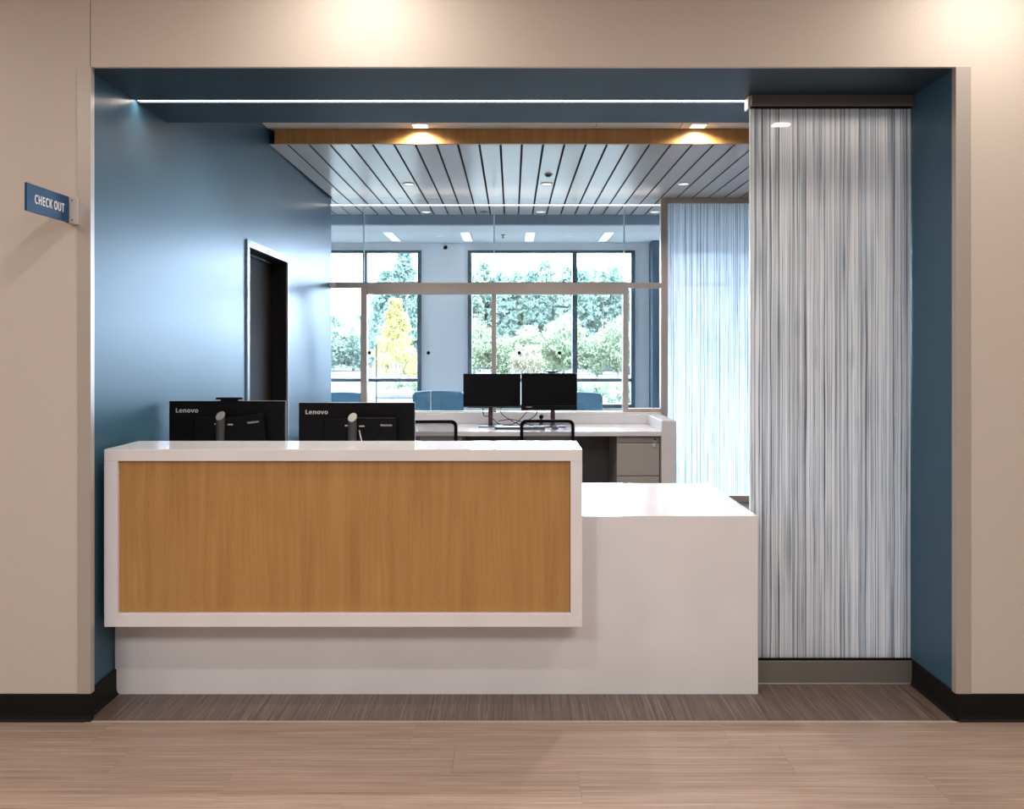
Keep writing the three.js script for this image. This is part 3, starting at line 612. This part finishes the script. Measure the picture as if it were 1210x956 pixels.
function loungeChair(x, z, w, yTop, label) {
  const t = thing('lounge_chair', label, 'chair', [x, 0, z]);
  const hw = w / 2;
  const outline = [[-hw, 0.45], [hw, 0.45], [hw + 0.012, yTop - 0.05], [hw - 0.015, yTop - 0.012]];
  for (let i = 0; i <= 8; i++) { const q = 1 - i / 4; outline.push([q * (hw - 0.04), yTop - 0.012 * q * q]); }
  outline.push([-hw + 0.015, yTop - 0.012], [-hw - 0.012, yTop - 0.05]);
  obj('backrest', extrude(outline, 0.07, 0.012).rotateX(0.12 * 0).translate(x, 0, z + 0.20), M.blueSeat, t);
  obj('seat', bx(x - hw, x + hw, 0.34, 0.47, z - 0.33, z + 0.195, 0.03), M.blueSeat, t);
  for (const s of [-1, 1]) {
    obj('armrest', [bx(x + s * (hw + 0.035) - 0.03, x + s * (hw + 0.035) + 0.03, 0.62, 0.655, z - 0.30, z + 0.24, 0.012), bx(x + s * (hw + 0.035) - 0.015, x + s * (hw + 0.035) + 0.015, 0.36, 0.621, z - 0.26, z - 0.22)], M.mullion, t);
    for (const k of [-0.28, 0.22]) obj('leg', bx(x + s * (hw - 0.03) - 0.018, x + s * (hw - 0.03) + 0.018, 0, 0.345, z + k - 0.018, z + k + 0.018, 0.003), M.mullion, t);
  }
}
loungeChair(-1.82, -6.2, 0.46, 1.02, 'left blue waiting room chair, behind the fixed glass by the wall');
loungeChair(-0.79, -6.2, 0.53, 1.035, 'middle blue waiting room chair, before the pale pier');
loungeChair(0.68, -6.2, 0.56, 1.02, 'right blue waiting room chair, partly behind the right screen');

// ---------------------------------------------------------------- blade sign on the front wall
{
  const t = thing('blade_sign', 'blue blade sign reading CHECK OUT on a metal bracket on the wall', 'sign', [-1.745, 1.96, 0]);
  const x = -1.738, y0 = 1.972, y1 = 2.073;
  obj('plate', bx(x - 0.004, x + 0.004, y0, y1, 0.052, 0.352, 0.0008), M.signBlue, t);
  obj('lettering', text('CHECK OUT', 0.0335, x + 0.0042, (y0 + y1) / 2 - 0.0165, 0.302, { sx: 0.84, depth: 0.0006, turn: Math.PI / 2 }), M.signWhite, t);
  obj('bracket', [bx(x - 0.012, x + 0.022, y0 - 0.002, y1, 0.0005, 0.012, 0.001), bx(x - 0.012, x - 0.0045, y0 - 0.002, y1, 0.012, 0.058, 0.001), bx(x + 0.0045, x + 0.012, y0 - 0.002, y1, 0.012, 0.058, 0.001)], M.satin, t);
  obj('pin', [bx(x + 0.012, x + 0.0145, y0 + 0.008, y0 + 0.013, 0.044, 0.049), bx(x + 0.012, x + 0.0145, y1 - 0.016, y1 - 0.011, 0.044, 0.049)], M.gun, t);
}

// ---------------------------------------------------------------- rubber bases
{
  const prof = [[0, 0], [0.016, 0], [0.0155, 0.003], [0.009, 0.010], [0.0062, 0.022], [0.006, 0.104], [0.004, 0.108], [0, 0.108]];
  // along +z then turned: face looks to +x
  const along = (l) => extrude(prof, l);
  struct('baseboard_front_right', along(3.23).rotateY(-Math.PI / 2).translate(5 - 0.0, 0, 0.0005).translate(0, 0, 0), M.rubber);
  const right = along(0.40).rotateY(Math.PI).translate(1.7685, 0, 0.006);
  struct('baseboard_niche_right', right, M.rubber);
  const left = along(0.265).translate(-1.6985, 0, -0.27);
  struct('baseboard_niche_left', [left, bx(-1.70, -1.672, 0, 0.106, -0.02, 0.0065)], M.rubber);
}

// ---------------------------------------------------------------- outdoors
const GY = -0.6;
struct('ground', bx(-120, 120, GY - 0.3, GY, -200, -9.31), M.grass);
{
  const a = obj('parking_lot', bx(-60, 60, GY, GY + 0.02, -88, -58), M.asphalt); a.userData = { kind: 'structure' };
  const b = obj('footpath', bx(-40, 40, GY, GY + 0.03, -29.5, -24), M.concrete); b.userData = { kind: 'structure' };
}
function crown(n, shape, leaf, clumps) {                     // leaves of a crown as loose quads round clump centres
  const pos = [], nor = [], v = new THREE.Vector3(), q = new THREE.Quaternion(), e = new THREE.Euler(), up = new THREE.Vector3();
  const cs = Array.from({ length: clumps }, () => shape());
  for (let i = 0; i < n; i++) {
    const c = cs[i % clumps], s = c.r;
    const th = rr(0, 6.2832), u = rr(-1, 1), rad = s * Math.cbrt(rnd());
    const px = c.x + rad * Math.sqrt(1 - u * u) * Math.cos(th), py = c.y + rad * u * 0.7, pz = c.z + rad * Math.sqrt(1 - u * u) * Math.sin(th);
    q.setFromEuler(e.set(rr(-1.2, 1.2), rr(0, 6.28), rr(-1.2, 1.2)));
    const L = leaf * rr(0.6, 1.3), W = L * 0.55;
    const qd = [[-W, 0], [0, -L], [W, 0], [-W, 0], [W, 0], [0, L]].map(([a, b]) => v.set(a, b, 0).applyQuaternion(q).toArray());
    up.set(0, 0, 1).applyQuaternion(q);
    for (const k of qd) { pos.push(px + k[0], py + k[1], pz + k[2]); nor.push(up.x, up.y, up.z); }
  }
  const g = new THREE.BufferGeometry();
  g.setAttribute('position', new THREE.Float32BufferAttribute(pos, 3)); g.setAttribute('normal', new THREE.Float32BufferAttribute(nor, 3)); g.setAttribute('uv', new THREE.Float32BufferAttribute(new Float32Array(pos.length / 3 * 2), 2));
  return g;
}
const conifer = (h, w, lo) => () => { const t = Math.pow(rnd(), 0.8), y = lo + (h - lo) * t, R = w * (1 - t * 0.86) * (0.95 + 0.12 * Math.sin(t * 40)), a = rr(0, 6.28), d = R * Math.sqrt(rr(0.15, 1)); return { x: d * Math.cos(a), y, z: d * Math.sin(a), r: rr(0.25, 0.55) * w * 0.42 * (1.15 - t * 0.7) }; };
const tallPine = (h, w, lo) => () => { const t = rnd(), y = lo + (h - lo) * t, R = w * Math.sin(Math.PI * Math.min(1, 0.18 + t * 0.75)), a = rr(0, 6.28), d = R * Math.sqrt(rr(0.1, 1)); return { x: d * Math.cos(a), y, z: d * Math.sin(a), r: rr(0.5, 1) * w * 0.32 }; };
const round = (h, w, lo) => () => { const a = rr(0, 6.28), u = rr(-1, 1), d = Math.sqrt(rr(0.2, 1)); return { x: w * d * Math.sqrt(1 - u * u) * Math.cos(a), y: (h + lo) / 2 + (h - lo) / 2 * u * d, z: w * d * Math.sqrt(1 - u * u) * Math.sin(a), r: w * rr(0.22, 0.4) }; };
function tree(name, label, group, [x, z], h, shape, n, leaf, clumps, leafMat, trunkR, barkMat, trunkTop) {
  const t = thing(name, label, 'tree', [0, 0, 0], group);
  obj('trunk', cyl(trunkR * 0.35, trunkR, trunkTop, 0, 0, 0, 8), barkMat, t);
  obj('foliage', crown(n, shape, leaf, clumps), leafMat, t).userData.kind = 'stuff';
  t.position.set(x, GY, z);
  return t;
}
tree('golden_tree', 'small golden-yellow tree on a mulch ring outside the left window', undefined, [-4.99, -34.4], 4.08, conifer(4.2, 1.35, 0.7), 9000, 0.055, 420, M.leafGold, 0.05, M.paleBark, 3.4);
{ const m = obj('mulch_ring', new THREE.SphereGeometry(1, 24, 8, 0, 6.2832, 0, Math.PI / 2).scale(1.0, 0.16, 1.0).translate(-4.99, GY, -34.4), M.mulch); tag(m, 'round mulch mound under the golden tree', 'mulch'); }
tree('bare_shrub', 'pale thin shrub at the foot of the golden tree', undefined, [-4.4, -35.6], 2.2, round(2.4, 0.55, 0.5), 900, 0.045, 60, M.concrete, 0.03, M.paleBark, 1.4);
const pinesNear = tree('pine_tree', 'tall blue-green pine right behind the golden tree', undefined, [-9.0, -70], 10.2, conifer(10.4, 2.9, 1.0), 8000, 0.2, 420, M.pine, 0.22, M.bark, 9.6);
cloneThing(pinesNear, [-10.9, GY, -73], 1.3, 'tall blue-green pine to the left of and behind the golden tree').scale.set(0.95, 0.86, 0.95);
cloneThing(pinesNear, [-7.2, GY, -75], 2.6, 'tall blue-green pine half hidden by the pale pier').scale.set(1, 0.98, 1);
const pineA = tree('pine_tree', 'tall pine of the dense wood across the car park', 'pines of the wood across the car park', [-3, -92], 11.5, tallPine(11.8, 1.6, 2.0), 5200, 0.2, 260, M.pineLight, 0.2, M.paleBark, 11);
const pineB = tree('pine_tree', 'tall pine of the dense wood across the car park', 'pines of the wood across the car park', [-1, -96], 10.6, tallPine(10.8, 1.7, 0.8), 5200, 0.2, 260, M.pine, 0.2, M.bark, 10);
let np = 0;
for (let row = 0; row < 3; row++) for (let x = -6 + row * 0.9; x < 19; x += 2.3) {
  const s = rr(0.8, 1.02);
  cloneThing(np++ % 2 ? pineA : pineB, [x + rr(-0.6, 0.6), GY, -90 - row * 3.5 + rr(-1, 1)], rr(0, 6.28)).scale.set(s, s * rr(0.92, 1.04), s);
}
const lowA = tree('leafy_tree', 'round bushy tree at the far left of the car park', 'bushy trees left of the golden tree', [-17.5, -80], 4.4, round(4.4, 1.9, 0.3), 4200, 0.17, 160, M.pineLight, 0.12, M.bark, 3.2);
for (const [x, z, s] of [[-15.4, -82, 1.02], [-19.8, -84, 1.15], [-13.6, -84, 0.9], [-22.5, -82, 1.2], [-25, -85, 1.1]]) cloneThing(lowA, [x, GY, z], rr(0, 6.28)).scale.setScalar(s);
const backdrop = tree('leafy_tree', 'dark bushy tree in the back row behind all other trees of the car park', 'dark bushy trees behind the car park', [-16, -96], 5.2, round(6.4, 2.3, 0.2), 4200, 0.24, 160, M.pine, 0.12, M.bark, 3.6);
for (let x = -25; x < 22; x += 3.6) cloneThing(backdrop, [x + rr(-0.8, 0.8), GY, -101 + rr(-2, 2)], rr(0, 6.28)).scale.setScalar(rr(0.85, 1.1));
const paleA = tree('leafy_tree', 'pale yellow-green low tree in the row before the pine wood', 'pale low trees along the car park', [-2.6, -58], 3.8, round(4.1, 1.55, 0.5), 4200, 0.12, 160, M.leafPale, 0.09, M.paleBark, 2.8);
for (let x = -0.4; x < 16; x += 2.0) cloneThing(paleA, [x + rr(-0.4, 0.4), GY, -58 + rr(-2, 2)], rr(0, 6.28)).scale.set(rr(0.85, 1.1), rr(0.72, 1.12), 1);
tree('leafy_tree', 'rust-tinged low tree before the pale row, outside the right window', undefined, [0.85, -44], 2.4, round(2.5, 0.9, 0.4), 1800, 0.08, 80, M.leafRust, 0.06, M.paleBark, 1.8);
function hedge(x0, x1, z, h, label) {
  const t = thing('hedge', label, 'hedge', [(x0 + x1) / 2, GY, z]);
  const n = Math.round((x1 - x0) * 8);
  const cs = () => ({ x: rr(x0, x1), y: GY + rr(0.1, h - 0.12), z: z + rr(-0.35, 0.35), r: 0.2 });
  obj('foliage', crown(n * 90, cs, 0.05, n), M.leafHedge, t).userData.kind = 'stuff';
  obj('stem', Array.from({ length: 8 }, (_, i) => cyl(0.012, 0.02, h * 0.6, x0 + (i + 0.5) / 8 * (x1 - x0), GY, z, 6)), M.bark, t);
}
hedge(1.6, 7.5, -31, 0.75, 'low clipped green hedge outside the right window');
hedge(-6.2, -3.2, -40, 0.55, 'low green hedge beyond the golden tree');
{
  const l = thing('street_lamp', 'dark car park lamp post with a short arm, outside the right window', 'lamp post', [3.25, GY, -66.5]);
  obj('pole', cyl(0.055, 0.075, 5.55, 3.25, GY, -66.5, 12), M.post, l);
  obj('arm', bx(3.25, 4.25, 4.86, 4.94, -66.54, -66.46), M.post, l);
  obj('lamp_head', bx(3.75, 4.45, 4.80, 4.87, -66.62, -66.38, 0.01), M.post, l);
  const s = thing('sign_post', 'thin grey post on the lawn before the golden tree', 'post', [-4.6, GY, -26.4]);
  obj('pole', cyl(0.022, 0.022, 2.2, -4.6, GY, -26.4, 10), M.post, s); obj('cap', cyl(0.01, 0.026, 0.03, -4.6, GY + 2.2, -26.4, 10), M.post, s);
}
function car(x, z, mat, label) {
  const t = thing('car', label, 'car', [x, GY + 0.02, z]);
  const y = GY + 0.02;
  obj('body', extrude([[-2.1, 0.3], [2.1, 0.3], [2.15, 0.55], [2.05, 0.85], [1.2, 0.95], [0.6, 1.4], [-0.9, 1.45], [-1.7, 0.98], [-2.1, 0.9]], 1.6, 0.08).translate(x, y, z - 0.8), mat, t);
  obj('side_windows', [extrude([[-1.3, 0.98], [1.0, 0.98], [0.55, 1.32], [-0.85, 1.36]], 0.02).translate(x, y, z + 0.885), extrude([[-1.3, 0.98], [1.0, 0.98], [0.55, 1.32], [-0.85, 1.36]], 0.02).translate(x, y, z - 0.9)], M.carGlass, t);
  for (const a of [-1.3, 1.3]) for (const b of [-0.75, 0.75]) obj('wheel', new THREE.CylinderGeometry(0.32, 0.32, 0.2, 20).rotateX(Math.PI / 2).translate(x + a, y + 0.32, z + b), M.tyre, t);
}
car(8.2, -68, M.carPaint, 'pale silver parked car seen low through the right window');
car(12.8, -68.5, M.carDark, 'dark red parked car beyond the pale silver car');

// ---------------------------------------------------------------- render
const renderer = new THREE.WebGLRenderer();
renderer.shadowMap.enabled = true;
renderer.toneMapping = THREE.LinearToneMapping;
renderer.toneMappingExposure = EXPOSURE;
renderer.render(scene, camera);
